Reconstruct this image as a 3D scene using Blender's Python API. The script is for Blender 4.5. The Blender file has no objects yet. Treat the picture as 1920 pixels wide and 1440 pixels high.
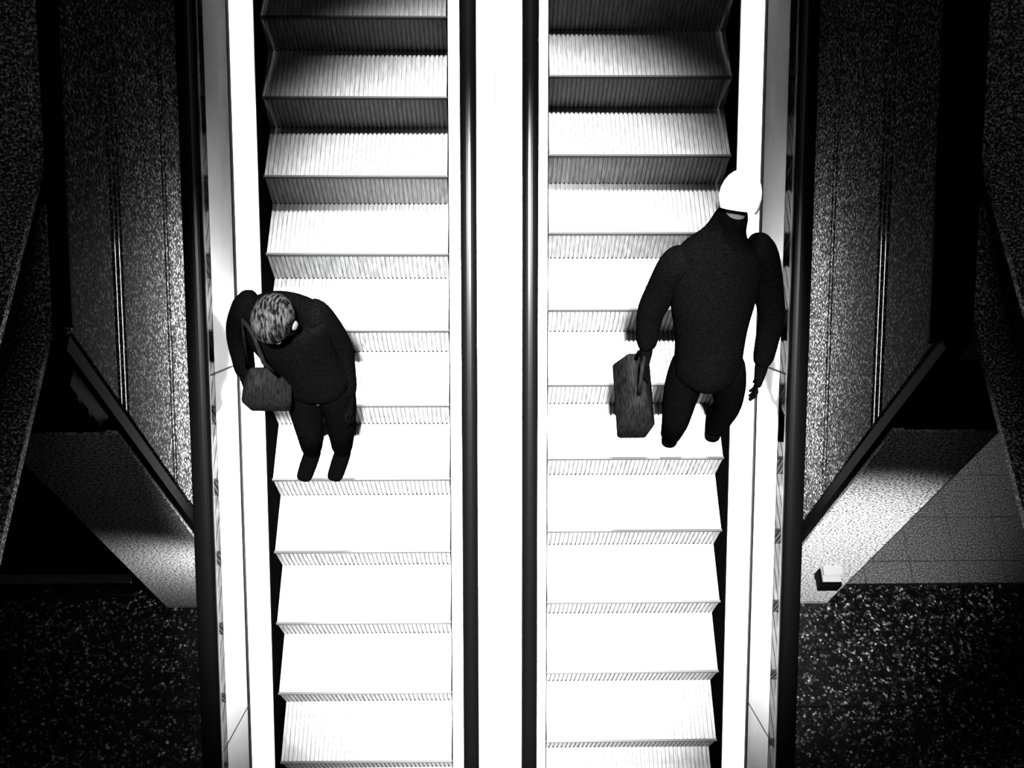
import bpy, bmesh, math, random
from mathutils import Vector, Matrix
random.seed(7)
scn = bpy.context.scene
C = scn.collection

# ------------------------------------------------------------------ camera
th, yaw, roll = .49198, -.04056, .03332
F = Vector((0, math.sin(th), -math.cos(th))); U = Vector((0, math.cos(th), math.sin(th))); Rr = Vector((1, 0, 0))
Zm = Matrix.Rotation(yaw, 3, 'Z')
F, U, Rr = Zm @ F, Zm @ U, Zm @ Rr
cr, sr = math.cos(roll), math.sin(roll)
Rr, U = cr*Rr + sr*U, -sr*Rr + cr*U
cam = bpy.data.objects.new('camera', bpy.data.cameras.new('camera'))
cam.matrix_world = Matrix(((Rr.x, U.x, -F.x, -.031), (Rr.y, U.y, -F.y, 0), (Rr.z, U.z, -F.z, 8.5), (0, 0, 0, 1)))
cam.data.sensor_width = 36; cam.data.lens = 36.248; cam.data.clip_start = .1
C.objects.link(cam); scn.camera = cam

# ------------------------------------------------------------------ world, lights, exposure
w = bpy.data.worlds.new('world'); scn.world = w; w.use_nodes = True
w.node_tree.nodes['Background'].inputs[0].default_value = (.5, .5, .5, 1)
w.node_tree.nodes['Background'].inputs[1].default_value = .004
scn.view_settings.view_transform = 'Standard'; scn.view_settings.look = 'None'
scn.view_settings.gamma = 1; scn.view_settings.use_curve_mapping = False
scn.view_settings.exposure = 1.0

def aim(o, target):
    d = Vector(target) - o.location
    o.rotation_euler = d.to_track_quat('-Z', 'Y').to_euler()
def spot(name, loc, target, energy, angle, blend, size):
    l = bpy.data.lights.new(name, 'SPOT'); l.energy = energy; l.spot_size = math.radians(angle); l.spot_blend = blend
    l.shadow_soft_size = size
    o = bpy.data.objects.new(name, l); o.location = loc; C.objects.link(o); aim(o, target); return o
def area(name, loc, target, energy, sx, sy):
    l = bpy.data.lights.new(name, 'AREA'); l.shape = 'RECTANGLE'; l.size = sx; l.size_y = sy; l.energy = energy
    o = bpy.data.objects.new(name, l); o.location = loc; C.objects.link(o); aim(o, target); return o
spot('ceiling_spot', (0, 4.6, 12.5), (0, 2.45, 3.9), 11000, 19, .55, .2)
spot('ceiling_spot', (0, -1.6, 12.5), (0, 1.98, 3.6), 30000, 21.5, .7, .2)
area('added_overhead_panel', (0, -1.4, 13.2), (0, -1.4, 0), 20, 3.0, 4.0)  # panel added out of view, for decks and handrails to reflect
for sg, xw, e_ in ((-1, -2.09, 15.), (1, 2.15, 11.)):
    # added unseen area lights beside the escalators, brightening the side walls
    l = area('added_wall_wash', (sg*1.7, 3.3, 8.5-6.13203+.7*3.3-2.35), (sg*2.1, 3.3, 8.5-6.13203+.7*3.3-2.35), e_, .25, 2.6)
    l.rotation_euler = Matrix(((0, 0, -sg), (math.cos(.61054), sg*math.sin(.61054), 0), (math.sin(.61054), -sg*math.cos(.61054), 0))).to_euler()
    l.data.size, l.data.size_y = 1.9, .2
    # added area lights below the outer handrails, to whiten the decks
    for xs_, es_ in ((1.289, 50), (1.205, 7)):
        l = area('added_deck_fill', (sg*xs_, 3.0, 8.5-6.13203+.7*3.0+.86), (sg*xs_, 3, 0), es_, 7.5, .015)
        l.rotation_euler = (.61054, 0, 0); l.data.size, l.data.size_y = .015, 8.0; l.data.spread = math.radians(18)
spot('pier_spot', (-1.98, 1.9, 1.25), (-2.24, 2.45, 1.0), 13, 130, 1, .04)
spot('pier_spot', (1.75, -.3, 3.6), (2.3, 2.45, 1.15), 560, 52, 1, .1)

# ------------------------------------------------------------------ materials
def mat(name, col, rough=.5, metal=0., coat=0., spec=.5):
    m = bpy.data.materials.new(name); m.use_nodes = True
    b = m.node_tree.nodes['Principled BSDF']
    b.inputs['Base Color'].default_value = (col, col, col, 1)
    b.inputs['Roughness'].default_value = rough; b.inputs['Metallic'].default_value = metal
    b.inputs['Coat Weight'].default_value = coat; b.inputs['Coat Roughness'].default_value = .08
    b.inputs['Specular IOR Level'].default_value = spec
    return m
def noisy(name, stops, scale, rough=.4, detail=2., rvar=0., spec=.5, vor=0., vstops=None, stretch=None, bump=0.):
    """procedural mineral speckle: noise -> ramp, optionally multiplied by chips (voronoi cell colour)"""
    m = mat(name, .5, rough, spec=spec); nt = m.node_tree; b = nt.nodes['Principled BSDF']
    g = nt.nodes.new('ShaderNodeNewGeometry'); src = g.outputs['Position']
    if stretch:
        mp = nt.nodes.new('ShaderNodeMapping'); mp.inputs['Scale'].default_value = stretch
        nt.links.new(src, mp.inputs['Vector']); src = mp.outputs[0]
    n = nt.nodes.new('ShaderNodeTexNoise'); n.inputs['Scale'].default_value = scale; n.inputs['Detail'].default_value = detail
    nt.links.new(src, n.inputs['Vector'])
    def ramp(st):
        r = nt.nodes.new('ShaderNodeValToRGB'); e = r.color_ramp.elements
        e[0].position, e[1].position = st[0][0], st[-1][0]
        e[0].color = (st[0][1],)*3 + (1,); e[1].color = (st[-1][1],)*3 + (1,)
        for p, v in st[1:-1]:
            k = e.new(p); k.color = (v, v, v, 1)
        return r
    r = ramp(stops); nt.links.new(n.outputs['Fac'], r.inputs[0]); out = r.outputs[0]
    if vor:
        v = nt.nodes.new('ShaderNodeTexVoronoi'); v.inputs['Scale'].default_value = vor
        nt.links.new(src, v.inputs['Vector'])
        sp = nt.nodes.new('ShaderNodeSeparateColor'); nt.links.new(v.outputs['Color'], sp.inputs[0])
        r2 = ramp(vstops); nt.links.new(sp.outputs[0], r2.inputs[0])
        mx = nt.nodes.new('ShaderNodeMix'); mx.data_type = 'RGBA'; mx.blend_type = 'MULTIPLY'; mx.inputs[0].default_value = 1
        nt.links.new(out, mx.inputs[6]); nt.links.new(r2.outputs[0], mx.inputs[7]); out = mx.outputs[2]
    nt.links.new(out, b.inputs['Base Color'])
    if bump:
        bp = nt.nodes.new('ShaderNodeBump'); bp.inputs['Strength'].default_value = bump; bp.inputs['Distance'].default_value = .002
        nt.links.new(n.outputs['Fac'], bp.inputs['Height']); nt.links.new(bp.outputs[0], b.inputs['Normal'])
    return m
M = {}
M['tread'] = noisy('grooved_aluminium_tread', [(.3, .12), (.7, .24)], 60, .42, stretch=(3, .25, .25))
M['riser'] = noisy('shade_toned_aluminium_riser', [(.3, .05), (.7, .17)], 60, .45, stretch=(3, .25, .25))  # same metal as the tread, darkened so the risers read as shaded
M['nose'] = mat('black_nose_strip', .01, .6)
M['steel'] = noisy('brushed_steel_deck', [(.3, .86), (.7, .95)], 30, .38, stretch=(6, .3, .3))
M['steel'].node_tree.nodes['Principled BSDF'].inputs['Metallic'].default_value = .5
M['white'] = noisy('pale_satin_deck', [(.3, .88), (.7, .95)], 30, .5, stretch=(6, .3, .3))
M['skirt'] = mat('black_skirt', .0015, .6, spec=.0)
M['gasket'] = mat('black_gasket', .004, .7, spec=.1)
M['rubber'] = mat('black_rubber_handrail', .0008, .22, spec=.1)
M['rail'] = mat('steel_handrail_guide', .12, .35, metal=1)
M['cladding'] = mat('dark_cladding', .006, .5, spec=.1)
M['stone'] = noisy('speckled_granite_wall', [(.40, .004), (.52, .05), (.6, .25), (.70, .8)], 62, .75, 3., spec=.08)
M['mould'] = mat('dark_groove', .002, .9, spec=.0)
M['mouldlight'] = noisy('granite_moulding', [(.36, .03), (.6, .3), (.7, .6)], 75, .3, 3.)
M['pier'] = noisy('pale_granite_pier', [(.36, .04), (.47, .4), (.60, .9)], 60, .6, 3., spec=.1)
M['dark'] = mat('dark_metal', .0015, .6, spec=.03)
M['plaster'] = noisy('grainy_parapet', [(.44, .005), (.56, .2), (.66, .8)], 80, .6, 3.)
M['terrazzo'] = noisy('dark_terrazzo', [(.4, .1), (.62, 1.)], 14, .4, 3., vor=58, vstops=[(0, .001), (.6, .006), (.8, .05), (.93, .3), (1., .8)])
M['tile'] = noisy('granite_floor_tile', [(.34, .03), (.5, .15), (.66, .5)], 80, .35, 3.)
M['grout'] = mat('dark_grout', .004, .8, spec=.1)
M['bright'] = mat('bright_steel', .6, .25, metal=1)
M['fitting'] = mat('grey_fitting', .5, .4)
M['coat'] = noisy('black_wool', [(.3, .0004), (.7, .001)], 120, 1., spec=.0)
M['trouser'] = noisy('black_cloth', [(.3, .0004), (.7, .001)], 120, 1., spec=.0)
M['shoe'] = mat('black_leather', .0004, .7, spec=.0)
M['bag'] = noisy('dark_bag_cloth', [(.3, .001), (.7, .005)], 60, .9, spec=.0, stretch=(4, .4, .4))
M['skin'] = mat('skin', .07, .6, spec=.1)
M['palehair'] = noisy('white_hair', [(.3, .7), (.7, .92)], 90, .7, stretch=(4, 1, .6))
M['greyhair'] = noisy('grey_hair', [(.4, .001), (.68, .025)], 40, .9, spec=.0, stretch=(3, 1, .5))
M['eye'] = mat('eye_dark', .02, .2)
g = bpy.data.materials.new('clear_glass'); g.use_nodes = True; nt = g.node_tree; nt.nodes.clear()
o_ = nt.nodes.new('ShaderNodeOutputMaterial'); t_ = nt.nodes.new('ShaderNodeBsdfTransparent'); t_.inputs[0].default_value = (.97, .97, .97, 1)
gl = nt.nodes.new('ShaderNodeBsdfGlossy'); gl.inputs['Roughness'].default_value = .0
fr = nt.nodes.new('ShaderNodeFresnel'); fr.inputs[0].default_value = 1.38
mx = nt.nodes.new('ShaderNodeMixShader')
nt.links.new(fr.outputs[0], mx.inputs[0]); nt.links.new(t_.outputs[0], mx.inputs[1]); nt.links.new(gl.outputs[0], mx.inputs[2]); nt.links.new(mx.outputs[0], o_.inputs[0])
M['glass'] = g

# ------------------------------------------------------------------ helpers
def wloc(o):
    v = Vector((0, 0, 0))
    while o: v += o.location; o = o.parent
    return v
def tag(o, label=None, cat=None, group=None, kind=None):
    if label: o['label'] = label
    if cat: o['category'] = cat
    if group: o['group'] = group
    if kind: o['kind'] = kind
    return o
def empty(name, loc, label, cat, group=None):
    o = bpy.data.objects.new(name, None); o.location = loc; C.objects.link(o); return tag(o, label, cat, group)
def obj(name, verts, faces, m, parent=None, smooth=False, bevel=0, label=None, loc=None):
    """verts in world metres; loc = own origin"""
    base = wloc(parent) if parent else Vector((0, 0, 0))
    org = Vector(loc) if loc is not None else sum((Vector(v) for v in verts), Vector())/len(verts)
    me = bpy.data.meshes.new(name); me.from_pydata([tuple(Vector(v) - org) for v in verts], [], faces); me.materials.append(M[m])
    bm = bmesh.new(); bm.from_mesh(me); bmesh.ops.recalc_face_normals(bm, faces=bm.faces); bm.to_mesh(me); bm.free()
    if smooth:
        for p in me.polygons: p.use_smooth = True
    o = bpy.data.objects.new(name, me); C.objects.link(o); o.location = org - base
    if parent: o.parent = parent
    if bevel:
        b = o.modifiers.new('bevel', 'BEVEL'); b.width = bevel; b.segments = 2; b.limit_method = 'ANGLE'
    if label: o['label'] = label
    return o
def box(x0, x1, y0, y1, z0, z1):
    v = [(x, y, z) for z in (z0, z1) for y in (y0, y1) for x in (x0, x1)]
    return v, [(0, 1, 3, 2), (4, 6, 7, 5), (0, 4, 5, 1), (2, 3, 7, 6), (0, 2, 6, 4), (1, 5, 7, 3)]
def prism_x(poly, x0, x1):
    """closed polygon in (y, z) extruded between x0 and x1"""
    n = len(poly); v = [(x0, y, z) for y, z in poly] + [(x1, y, z) for y, z in poly]
    return v, [tuple(range(n)), tuple(range(n, 2*n))] + [(i, (i+1) % n, n+(i+1) % n, n+i) for i in range(n)]
SL = math.tan(.61054); ANG = .61054
def zs(y, h=0): return 8.5 - 6.13203 + SL*y + h      # height of the step-nose line
def along(prof, y0, y1, closed=True, offs=0):
    """profile of (x, h) points swept up the escalator slope; ends cut square to the slope"""
    n = len(prof); c, s = math.cos(ANG), math.sin(ANG)
    def P(x, h, y): p = h*c; return (x, y - p*s, zs(y) + p*c)
    v = [P(x, h, y0) for x, h in prof] + [P(x, h, y1) for x, h in prof]
    f = [(i, (i+1) % n, n+(i+1) % n, n+i) for i in range(n)]
    return v, f + [tuple(range(n)), tuple(range(n, 2*n))]
def rect(x0, x1, h0, h1): return [(x0, h0), (x1, h0), (x1, h1), (x0, h1)]

# ------------------------------------------------------------------ structure: floor
fl = obj('floor', *box(-6.5, 6.5, -4, 10, -.2, -.02), 'grout'); tag(fl, 'dark granite and terrazzo floor far below the escalators', kind='structure')
xs = [-6.5, -5.25, -3.95, -2.65, -1.35, 0, 1.35, 2.65, 3.95, 5.25, 6.5]; ys = [-1.2, .2, 1.6, 2.6]
for i in range(10):
    for j in range(3):
        obj('terrazzo_slab', *box(xs[i]+.003, xs[i+1]-.003, ys[j]+.003, ys[j+1]-.003, -.02, 0), 'terrazzo', fl)
obj('floor_strip', *box(2.8, 6.2, 2.60, 2.612, -.02, .004), 'bright', fl)
for i in range(8):
    for j in range(5):
        x = 2.75 + .405*i; y = 2.614 + (.198 if j else 0) + .4*(j-1 if j else 0); y1 = 2.81 + .4*j
        obj('floor_tile', *box(x-.004+.007, x+.405-.004, y+.003, y1-.002, -.02, 0), 'tile', fl)
for i in range(5):
    for j in range(3):
        x = -5.55 + .56*i
        obj('floor_tile', *box(x+.004, x+.556, 2.63+.6*j, 3.225+.6*j, -.02, 0), 'dark', fl)  # same tiles as at right; the gloom on this side is in the colour

# ------------------------------------------------------------------ structure: stone side walls of the escalator well
def wall(name, X, sgn, joints, y_end, back, label):
    t = .04
    root = obj(name, *prism_x([(y_end, 0), (8.2, 0), (8.2, zs(8.2, -.02)), (y_end, zs(y_end, -.02))], X+sgn*t, back), 'mould')
    tag(root, label, kind='structure')
    ys_ = [y_end] + joints + [8.2]
    rows = [(-.03, -.79), (-.828, -.872), (-.908, -.955), (-.99, -1.90), (-1.93, -1.975), (-2.0, -2.6), (-2.61, None)]
    for a, b in zip(ys_, ys_[1:]):
        for h1, h0 in rows:
            a_, b_ = a+.003, b-.003
            if h0 is None:
                poly = [(a_, 0), (b_, 0), (b_, zs(b_, h1)), (a_, zs(a_, h1))]
            else:
                poly = [(a_, max(0, zs(a_, h0))), (b_, zs(b_, h0)), (b_, zs(b_, h1)), (a_, zs(a_, h1))]
            obj('stone_panel', *prism_x(poly, X, X+sgn*t), 'stone', root)
    for h0 in (-.838, -.918):
        obj('groove_bead', *prism_x([(y_end, zs(y_end, h0-.003)), (8.2, zs(8.2, h0-.003)), (8.2, zs(8.2, h0+.003)), (y_end, zs(y_end, h0+.003))], X-sgn*.004, X+sgn*.01), 'bright', root)
    obj('capping', *prism_x([(y_end, zs(y_end, -.028)), (8.2, zs(8.2, -.028)), (8.2, zs(8.2, .0)), (y_end, zs(y_end, .0))], X-sgn*.03, back), 'dark', root)
    return root
wall('wall_left', -2.09, -1, [3.685, 4.77, 5.855, 6.94], 2.63, -2.155, 'speckled granite wall with slanting grooves left of the escalators')
wall('wall_right', 2.15, 1, [3.64, 4.75, 5.86, 6.97], 2.56, 2.335, 'speckled granite wall with slanting grooves right of the escalators')

# ------------------------------------------------------------------ parapets of the upper level at both edges
def parapet(X, sgn, word):
    hA = -.1
    e = empty('ledge', (X, 3, 4.6), 'upper grey grainy ledge, level then rising, along the %s picture edge' % word, 'ledge')
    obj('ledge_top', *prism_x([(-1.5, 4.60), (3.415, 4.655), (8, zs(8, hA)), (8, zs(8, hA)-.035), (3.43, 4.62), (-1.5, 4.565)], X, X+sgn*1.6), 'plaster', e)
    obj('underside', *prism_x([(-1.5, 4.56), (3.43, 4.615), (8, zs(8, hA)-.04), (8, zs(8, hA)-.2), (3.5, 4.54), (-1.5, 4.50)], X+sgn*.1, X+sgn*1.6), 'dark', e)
    X += sgn*.03
    e = empty('ledge', (X, 2, 4.1), 'lower dim ledge tucked beneath the upper one at the %s picture edge' % word, 'ledge')
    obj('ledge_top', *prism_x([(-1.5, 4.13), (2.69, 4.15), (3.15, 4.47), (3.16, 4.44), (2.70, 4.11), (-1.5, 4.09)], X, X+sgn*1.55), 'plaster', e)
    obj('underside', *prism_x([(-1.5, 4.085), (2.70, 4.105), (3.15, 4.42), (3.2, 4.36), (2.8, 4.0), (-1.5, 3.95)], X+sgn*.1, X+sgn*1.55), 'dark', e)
parapet(-2.16, -1, 'left')
parapet(2.345, 1, 'right')

# ------------------------------------------------------------------ stone piers below
def pier(x0, x1, sgn, label):
    """x0 inner, x1 outer"""
    lo, hi = min(x0, x1), max(x0, x1)
    e = empty('stone_pier', ((lo+hi)/2, 2.55, 0), label, 'pillar')
    obj('core', *box(lo+.005, hi-.005, 2.475, 2.555, 0, 3.34), 'mould', e)
    for z0, z1 in ((.035, .797), (.803, 2.127), (2.133, 3.35)):
        obj('stone_panel', *box(lo, hi, 2.45, 2.475, z0, z1), 'pier', e)
    obj('base_strip', *box(lo-.01, hi+.01, 2.437, 2.555, 0, .03), 'bright', e, label='bright steel strip along the foot of the pier')
    obj('edge_trim', *box(x1, x1+sgn*.008, 2.443, 2.49, .03, 3.35), 'bright', e)
    # dark corner post rising to the wall top
    p = empty('corner_post', (x0, 2.5, 0), 'tall dark metal post between the %s pier and the sloping granite wall' % ('left' if sgn < 0 else 'right'), 'post')
    a, b = sorted((x0-sgn*.002, x0-sgn*.040))
    obj('post', *box(a, b, 2.478, 2.552, .0, 4.2), 'dark', p)
    obj('post_cap', *box(a-.004, b+.0, 2.474, 2.555, 4.2, 4.23), 'dark', p)
    # dark lintel with ridges above
    l = empty('lintel', ((x0+x1)/2, 2.5, 3.36), 'dark ridged beam above the %s stone pier' % ('left' if sgn < 0 else 'right'), 'beam')
    a, b = sorted((x0+sgn*.06, x0+sgn*1.8))
    obj('beam', *box(a, b, 2.46, 2.6, 3.36, 3.9), 'dark', l)
    for k in range(3):
        obj('ridge', *box(a, b, 2.44, 2.46, 3.42+k*.16, 3.47+k*.16), 'dark', l)
pier(-2.09, -2.74, -1, 'pale granite pier with a glaring light spot, left below the escalators')
pier(2.2, 2.78, 1, 'pale granite pier carrying a small box, right below the escalators')
bx = empty('wall_box', (2.53, 2.45, .8), 'small dark box with a light lip fixed on the right granite pier', 'box')
obj('housing', *box(2.46, 2.62, 2.31, 2.449, .80, .93), 'dark', bx, bevel=.008)
obj('lip', *box(2.47, 2.61, 2.34, 2.449, .935, .955), 'fitting', bx)
obj('lip', *box(2.47, 2.61, 2.38, 2.449, .975, 1.0), 'fitting', bx)
# steel rails lying by the left pier
def tube(pts, r, n=10):
    v, f = [], []
    P = [Vector(p) for p in pts]
    for i, p in enumerate(P):
        d = (P[min(i+1, len(P)-1)] - P[max(i-1, 0)]).normalized()
        a = d.cross(Vector((0, 0, 1)));  a = a.normalized() if a.length > 1e-3 else Vector((1, 0, 0)); b = d.cross(a)
        for k in range(n):
            t = 2*math.pi*k/n; v.append(tuple(p + a*r*math.cos(t) + b*r*math.sin(t)))
    for i in range(len(P)-1):
        for k in range(n): f.append((i*n+k, i*n+(k+1) % n, (i+1)*n+(k+1) % n, (i+1)*n+k))
    f += [tuple(range(n)), tuple(range((len(P)-1)*n, len(P)*n))]
    return v, f
r1 = empty('floor_rail', (-3.5, 2.65, 0), 'steel kerb rail on the floor left of the left pier, with a rounded end', 'rail')
obj('kerb', *box(-4.4, -3.05, 2.64, 2.72, 0, .06), 'bright', r1, bevel=.01)
obj('tube', *tube([(-4.3, 2.54, .05), (-3.05, 2.54, .05), (-2.98, 2.56, .05), (-2.94, 2.6, .05)], .022), 'rail', r1, True)
r2 = obj('floor_rail', *tube([(-3.9, 2.94, .04), (-3.33, 2.94, .04), (-3.28, 2.96, .04)], .018), 'rail', None, True)
tag(r2, 'thin dim steel rail farther back on the dark floor at left', 'rail')

# ------------------------------------------------------------------ escalators
D = .30189; RISE = D*SL
def comb(w, length, vertical, ribs=40, depth=.008):
    """ribbed plate: ribs run along y (tread) or down z (riser); origin at the nose line centre"""
    pts = []; p = w/ribs
    for i in range(ribs):
        x = -w/2 + i*p
        pts += [(x+p*.12, -depth), (x+p*.2, 0), (x+p*.8, 0), (x+p*.88, -depth)]
    v = []
    for q in (0, 1):
        for x, d in pts:
            if vertical: v.append((x, -d + .001, -.012 - q*(length-.012)))
            else: v.append((x, q*length, d))
    n = len(pts); f = [(i, i+1, n+i+1, n+i) for i in range(n-1)]
    return v, f
def lmesh(name, v, f, m):
    me = bpy.data.meshes.new(name); me.from_pydata(v, [], f); me.materials.append(M[m])
    bm = bmesh.new(); bm.from_mesh(me); bmesh.ops.recalc_face_normals(bm, faces=bm.faces); bm.to_mesh(me); bm.free(); return me
W = .882
sv, sf = box(-W/2+.002, W/2-.002, .012, D-.002, -.09, -.0095)
step_me = lmesh('step', sv, sf, 'skirt')
v, f = comb(W-.004, D+.004, False)
tread_me = lmesh('tread', v, f, 'tread')
for p in tread_me.polygons:
    pass
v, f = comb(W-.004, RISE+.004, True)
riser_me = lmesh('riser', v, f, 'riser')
nose_me = lmesh('nose_strip', *box(-W/2+.002, W/2-.002, -.004, .007, -.014, .0015), 'nose')
def ensure_up(me, axis):
    s = sum(p.normal[axis]*p.area for p in me.polygons)
    if (axis == 2 and s < 0) or (axis == 1 and s > 0):
        me.flip_normals()
ensure_up(tread_me, 2); ensure_up(riser_me, 1)

def escalator(sgn, ynose, label):
    cx = sgn*(.2395+W/2+.0)
    e = empty('escalator', (cx, 0, 0), label, 'escalator', None)
    inner, outer = sgn*.2395, sgn*(.2395+W)
    # steps
    for k in range(-9, 16):
        y = ynose + k*D
        if y < -.2 or y > 6.4: continue
        s = bpy.data.objects.new('step', step_me); C.objects.link(s); s.parent = e
        s.location = (0, y, zs(y))
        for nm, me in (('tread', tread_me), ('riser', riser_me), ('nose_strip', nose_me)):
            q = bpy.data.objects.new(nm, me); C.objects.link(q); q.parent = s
    Y0, Y1 = -.3, 6.6
    def part(name, prof, m, y0=Y0, y1=Y1, smooth=False, **k):
        prof = [(sgn*x, h) for x, h in prof]
        return obj(name, *along(prof, y0, y1), m, e, smooth, **k)
    part('skirt_panel', rect(1.1235, 1.133, -.5, .095), 'skirt'); part('skirt_panel', rect(.2275, .2375, -.5, .095), 'skirt')
    part('inner_deck', [(1.128, .09), (1.128, .105), (1.2365, .118), (1.2365, .06)], 'white')
    part('inner_deck', [(.232, .09), (.232, .105), (.135, .118), (.135, .06)], 'steel')
    part('glass_gasket', rect(1.2375, 1.262, .05, .128), 'gasket')
    part('outer_deck', [(1.263, .06), (1.263, .118), (1.375, .112), (1.375, .06)], 'white')
    part('side_cladding', rect(1.36, 1.37, -1.1, .055), 'cladding')
    part('soffit', rect(.0, 1.36, -1.12, -1.1), 'cladding')
    # glass panels with seams perpendicular to the slope
    js = [Y0, 1.085, 2.48, 3.875, 5.27, 6.6]
    for a, b in zip(js, js[1:]):
        part('glass_panel', rect(1.244, 1.254, .1, .93), 'glass', a+.004, b-.004)
        part('glass_panel', rect(.118, .128, .1, .93), 'glass', a+.004, b-.004)
    for j in js[1:-1]:
        part('glass_seam', rect(1.245, 1.253, .11, .93), 'gasket', j-.003, j+.003)
        part('glass_seam', rect(.119, .127, .11, .93), 'gasket', j-.003, j+.003)
    for c, hw in ((1.238, .043), (.125, .034)):
        part('handrail_guide', rect(c-.016, c+.016, .925, .955), 'rail')
        prof = []
        for k in range(13):
            t = math.pi*(k/12); prof.append((c+hw*math.cos(t)*(1 if abs(math.cos(t)) < .99 else 1), .958+.030*math.sin(t)**.7))
        prof += [(c-hw*.98, .935), (c-hw*.6, .93), (c-hw*.6, .95), (c+hw*.6, .95), (c+hw*.6, .93), (c+hw*.98, .935)]
        part('handrail', prof, 'rubber', smooth=False)
    return e
NL, NR = 2.30314, 2.08373
escalator(-1, NL, 'left escalator of the pair, carrying the bareheaded person with the bowed head')
escalator(1, NR, 'right escalator of the pair, carrying the white haired person with the bag')
cd = tag(obj('trim_1', *along([(-.112, .06), (.112, .06), (.112, .118), (.003, .12), (-.112, .118)], -.3, 6.6), 'steel'), 'white steel decking between the two escalators', kind='structure')
obj('seam', *along(rect(-.0155, -.0125, .119, .1215), -.3, 6.6), 'gasket', cd)
for s in (-1, 1):
    obj('edge_cover', *along(rect(s*.1125, s*.117, .06, .122), -.3, 6.6), 'rail', cd)

# ------------------------------------------------------------------ people
def skin(name, chains, m, parent, sub=2, label=None):
    """chains: list of (list of (point, radius), [branches])  -> one mesh grown by a Skin modifier"""
    base = wloc(parent); verts, edges, rad, roots, idx = [], [], [], [], {}
    for ch in chains:
        prev = None
        for k, (key, p, r) in enumerate(ch):
            if key in idx: i = idx[key]
            else:
                i = len(verts); verts.append(tuple(Vector(p) - base)); rad.append(r if isinstance(r, tuple) else (r, r)); idx[key] = i
                if k == 0: roots.append(i)
            if prev is not None: edges.append((prev, i))
            prev = i
    me = bpy.data.meshes.new(name); me.from_pydata(verts, edges, []); me.materials.append(M[m])
    o = bpy.data.objects.new(name, me); C.objects.link(o); o.parent = parent
    s = o.modifiers.new('skin', 'SKIN'); s.use_smooth_shade = True
    for i, r in enumerate(rad):
        me.skin_vertices[0].data[i].radius = r; me.skin_vertices[0].data[i].use_root = i in roots
    ss = o.modifiers.new('sub', 'SUBSURF'); ss.levels = sub; ss.render_levels = sub
    if label: o['label'] = label
    return o
def ellipsoid(c, r, n=18, m=12, cut=None, rot=None):
    v, f = [], []
    for j in range(m+1):
        ph = math.pi*j/m
        for i in range(n):
            t = 2*math.pi*i/n
            p = Vector((r[0]*math.sin(ph)*math.cos(t), r[1]*math.sin(ph)*math.sin(t), r[2]*math.cos(ph)))
            if rot: p = rot @ p
            v.append(tuple(Vector(c) + p))
    for j in range(m):
        if cut and j >= cut: continue
        for i in range(n): f.append((j*n+i, j*n+(i+1) % n, (j+1)*n+(i+1) % n, (j+1)*n+i))
    return v, f
V = Vector
def lerp(a, b, t): return V(a) + (V(b)-V(a))*t
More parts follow.
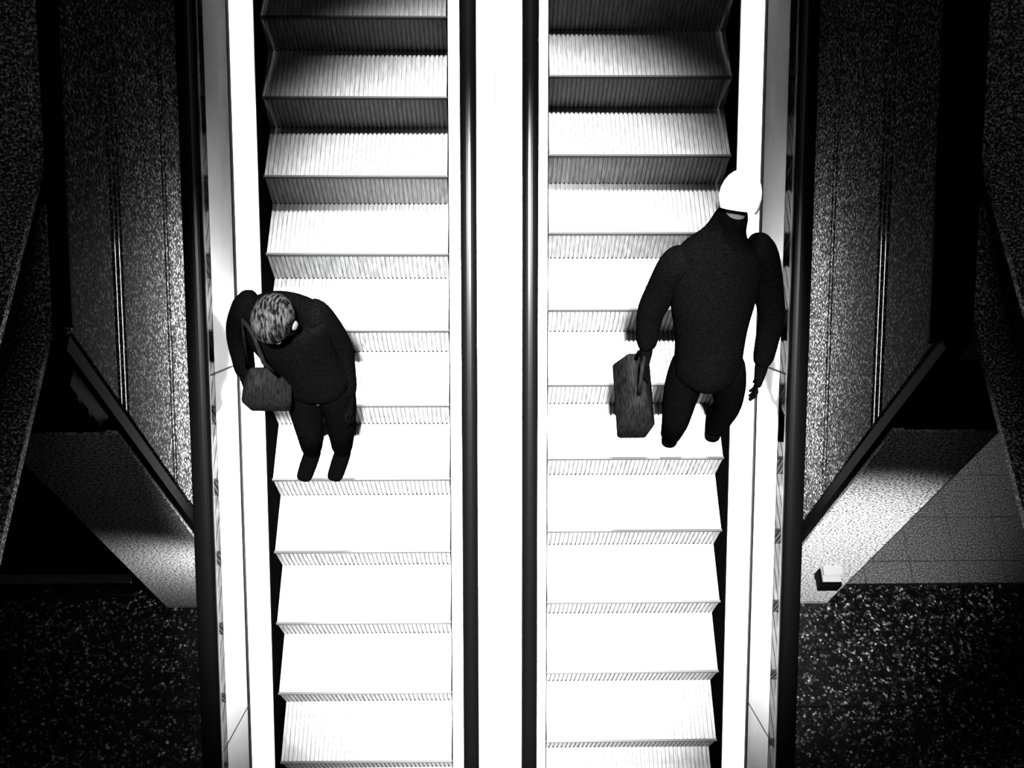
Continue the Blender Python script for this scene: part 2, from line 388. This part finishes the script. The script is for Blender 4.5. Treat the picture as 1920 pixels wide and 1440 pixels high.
def person(loc, label, J, face, hairmat, coat_hem, hw=1.):
    """J: joints in world metres; face: unit vector the head looks along"""
    e = empty('person', loc, label, 'person')
    f = V(face).normalized(); side = f.cross(V((0, 0, 1))).normalized(); up = side.cross(f).normalized()   # side = figure's right
    H = V(J['head'])
    ch = [[('pel', V(J['hip']) + V((0, 0, .05)), (.07, .06)), ('sp', lerp(J['hip'], J['chest'], .5), (.08, .06)), ('che', J['chest'], (.11, .08)), ('nb', J['neck'], .06),
           ('jaw', H - up*.05 + f*.01, (.05, .058)), ('sk', H + up*.012, (.066, .078)), ('cr', H + up*.072 - f*.01, (.042, .05))],
          [('sk', 0, 0), ('nose', H + f*.088 - up*.008, .012)]]
    gloves = {}
    for s, k in ((1, 'R'), (-1, 'L')):
        ch.append([('che', 0, 0), ('sh'+k, lerp(J['sh'+k], J['chest'], .3), .04), ('el'+k, J['el'+k], .04), ('wr'+k, J['ha'+k], .026)])
        ch.append([('pel', 0, 0), ('th'+k, lerp(J['hip'], J['kn'+k], .3) + side*s*.05, .07), ('kn'+k, J['kn'+k], .055), ('an'+k, J['an'+k], .038)])
        # five separate fingers, rooted inside the palm
        d = (V(J['ha'+k])-V(J['el'+k])).normalized(); acr = f*1.0; acr = (acr - d*acr.dot(d)).normalized(); nrm = d.cross(acr).normalized()*s
        pal = V(J['ha'+k]) + d*.06; gl_ = gloves[k] = [[('w', V(J['ha'+k]) - d*.06, .034), ('w2', V(J['ha'+k]), .03), ('p', V(J['ha'+k]) + d*.045, (.02, .038)), ('p2', pal + d*.02, (.016, .036))]]
        for q, (off, ln) in enumerate(((-.03, .062), (-.01, .075), (.010, .08), (.028, .07))):
            a = pal + acr*(-off) + d*.02
            gl_.append([('f%s%d0' % (k, q), a, .009), ('f%s%d1' % (k, q), a + d*ln*.5 - nrm*.006, .0085), ('f%s%d2' % (k, q), a + d*ln*.85 - nrm*.025, .007)])
        a = pal + acr*.028 - d*.02
        gl_.append([('t%s0' % k, a, .011), ('t%s1' % k, a + acr*.016 + d*.025, .0095), ('t%s2' % k, a + acr*.016 + d*.055 - nrm*.012, .008)])
    skin('body', ch, 'skin', e)
    for k in 'RL': skin('glove', gloves[k], 'trouser', e)
    # trousers
    tr = []
    for s, k in ((1, 'R'), (-1, 'L')):
        tr.append([('pl'+k, V(J['hip']) + side*s*.05 + V((0, 0, .03)), .10), ('th'+k, lerp(J['hip'], J['kn'+k], .4) + side*s*.05, .088), ('kn'+k, J['kn'+k], .066), ('an'+k, lerp(J['kn'+k], J['an'+k], .95), .052)])
    tr.append([('pb', V(J['hip']) + V((0, 0, .08)), (.12, .10)), ('pb2', V(J['hip']) - V((0, 0, .04)), (.13, .11))])
    skin('trousers', tr, 'trouser', e)
    # coat: lofted torso, sleeves
    hip, che, nk = V(J['hip']), V(J['chest']), V(J['neck'])
    shm = (V(J['shL']) + V(J['shR']))/2; sd = (V(J['shR']) - V(J['shL'])).normalized()
    hs = (side*1.0); rings = [(hip + V(coat_hem), hs, .185*hw, .14), (hip, hs, .18*hw, .135), (lerp(hip, che, .5), (hs+sd).normalized(), .165*(hw+1)/2, .125), (che, sd, .185, .13),
        (lerp(che, shm, .75) + (nk-che)*.1, sd, .19, .115), (lerp(shm, nk, .35), sd, .14, .095), (lerp(shm, nk, .7), sd, .08, .078), (lerp(nk, H, .3), sd, .066, .07), (lerp(nk, H, .75) - f*.02, sd, .056, .062)]
    rv, rf, n = [], [], 20
    for i, (c0, ax, a1, b1) in enumerate(rings):
        dd = (rings[min(i+1, len(rings)-1)][0] - rings[max(i-1, 0)][0]).normalized(); bx_ = dd.cross(ax).normalized(); ax_ = bx_.cross(dd).normalized()
        for k in range(n):
            t = 2*math.pi*k/n; fold = 1 + (.035*math.cos(5*t+1) if i < 2 else 0)
            rv.append(tuple(c0 + ax_*a1*fold*math.cos(t) + bx_*b1*fold*math.sin(t)))
    for i in range(len(rings)-1):
        for k in range(n): rf.append((i*n+k, i*n+(k+1) % n, (i+1)*n+(k+1) % n, (i+1)*n+k))
    rf += [tuple(range(n)), tuple(range((len(rings)-1)*n, len(rings)*n))]
    ct = obj('coat', rv, rf, 'coat', e, True)
    m_ = ct.modifiers.new('sub', 'SUBSURF'); m_.levels = m_.render_levels = 2
    for s_, k in ((1, 'R'), (-1, 'L')):
        sh = V(J['sh'+k])
        skin('sleeve', [[('in', lerp(sh, shm, .35), .07), ('sh', sh, .08), ('um', lerp(sh, J['el'+k], .5), .068), ('el', J['el'+k], .06), ('wr', lerp(J['el'+k], J['ha'+k], .93), .045)]], 'coat', e)
    for k in 'RL':
        a = V(J['an'+k]); fh = V((f.x, f.y, 0)).normalized()
        skin('shoe', [[('h', a - fh*.05 - V((0, 0, .02)), (.042, .04)), ('m', a + fh*.06 - V((0, 0, .028)), (.046, .032)), ('t', a + fh*.16 - V((0, 0, .034)), (.04, .024))]], 'shoe', e)
    # hair cap, ears, eyes, mouth
    rot = Matrix((side, f, up)).transposed()
    tilt = Matrix.Rotation(-.45, 3, side)   # cap slid to the back of the head
    obj('hair', *ellipsoid(H + up*.03 - f*.012, (.079, .096, .100), cut=8, rot=tilt @ rot), hairmat, e, True)
    for s in (-1, 1):
        obj('ear', *ellipsoid(H + side*s*.073 - up*.012, (.010, .019, .03), 10, 8, rot=rot), 'skin', e, True)
        obj('eye', *ellipsoid(H + f*.070 + side*s*.028 + up*.010, (.013, .010, .010), 10, 8, rot=rot), 'eye', e, True)
    obj('mouth', *ellipsoid(H + f*.064 - up*.05, (.021, .010, .006), 10, 8, rot=rot), 'eye', e, True)
    return e

zm = zs(NR)
man = person((.97, 2.1, zm), 'white haired person in a black coat climbing the right escalator, bag on the arm',
    dict(hip=(.87, 2.11, 4.77), chest=(.845, 2.24, 5.08), neck=(.875, 2.40, 5.31), head=(.895, 2.42, 5.425),
         shL=(.69, 2.30, 5.21), shR=(1.01, 2.34, 5.25), elL=(.612, 2.24, 4.93), haL=(.62, 2.17, 4.72), elR=(1.11, 2.215, 4.95), haR=(1.10, 2.09, 4.71),
         knL=(.80, 2.05, 4.31), knR=(1.045, 2.12, 4.33), anL=(.85, 2.17, zm+.065), anR=(1.068, 2.20, zm+.065)),
    (.15, .85, -.35), 'palehair', (0, -.02, -.12), .78)
zl = zs(NL - D)
per = person((-.86, 2.05, zl), 'grey haired person in black with head bowed, riding the left escalator beside the skirt',
    dict(hip=(-.775, 2.12, 4.62), chest=(-.855, 2.16, 4.90), neck=(-.855, 2.11, 5.09), head=(-.845, 2.04, 5.19),
         shL=(-.735, 2.19, 5.0), shR=(-1.0, 2.21, 5.04), elL=(-.665, 2.18, 4.77), haL=(-.655, 2.06, 4.50), elR=(-1.075, 2.2, 4.84), haR=(-1.075, 2.10, 4.62),
         knL=(-.725, 2.06, 4.21), knR=(-.865, 2.04, 4.21), anL=(-.775, 2.13, zl+.065), anR=(-.925, 2.13, zl+.065)),
    (-.2, -.8, -.55), 'greyhair', (.0, .0, -.05), .85)
# bags
def bagobj(c, sx, sy, sz, top, label, strap):
    e = empty('bag', (c[0], c[1], c[2]-sz/2), label, 'bag')
    x0, x1, y0, y1 = c[0]-sx/2, c[0]+sx/2, c[1]-sy/2, c[1]+sy/2; z0, z1 = c[2]-sz/2, c[2]+sz/2; k = top
    v = [(x0, y0, z0), (x1, y0, z0), (x1, y1, z0), (x0, y1, z0), (x0-.02, y0-.01, c[2]), (x1+.02, y0-.01, c[2]), (x1+.02, y1+.01, c[2]), (x0-.02, y1+.01, c[2]),
         (x0+k, y0+.02, z1), (x1-k, y0+.02, z1), (x1-k, y1-.02, z1), (x0+k, y1-.02, z1)]
    f = [(0, 1, 2, 3), (8, 9, 10, 11)] + [(a+i, a+(i+1) % 4, a+4+(i+1) % 4, a+4+i) for a in (0, 4) for i in range(4)]
    obj('bag_body', v, f, 'bag', e, True, bevel=.015)
    obj('strap', *tube(strap, .009, 8), 'bag', e, True)
bagobj((.60, 2.13, 4.42), .13, .30, .30, .03, 'dark soft handbag hanging from the forearm of the white haired person',
       [(.60, 2.05, 4.56), (.60, 2.08, 4.66), (.61, 2.15, 4.73), (.60, 2.21, 4.66), (.60, 2.23, 4.56)])
bagobj((-.965, 2.02, 4.70), .17, .12, .22, .03, 'dark shoulder bag held against the front of the grey haired person',
       [(-.90, 2.02, 4.80), (-.93, 2.0, 4.95), (-.95, 2.05, 5.09), (-1.0, 2.13, 5.06), (-1.03, 2.06, 4.80)])
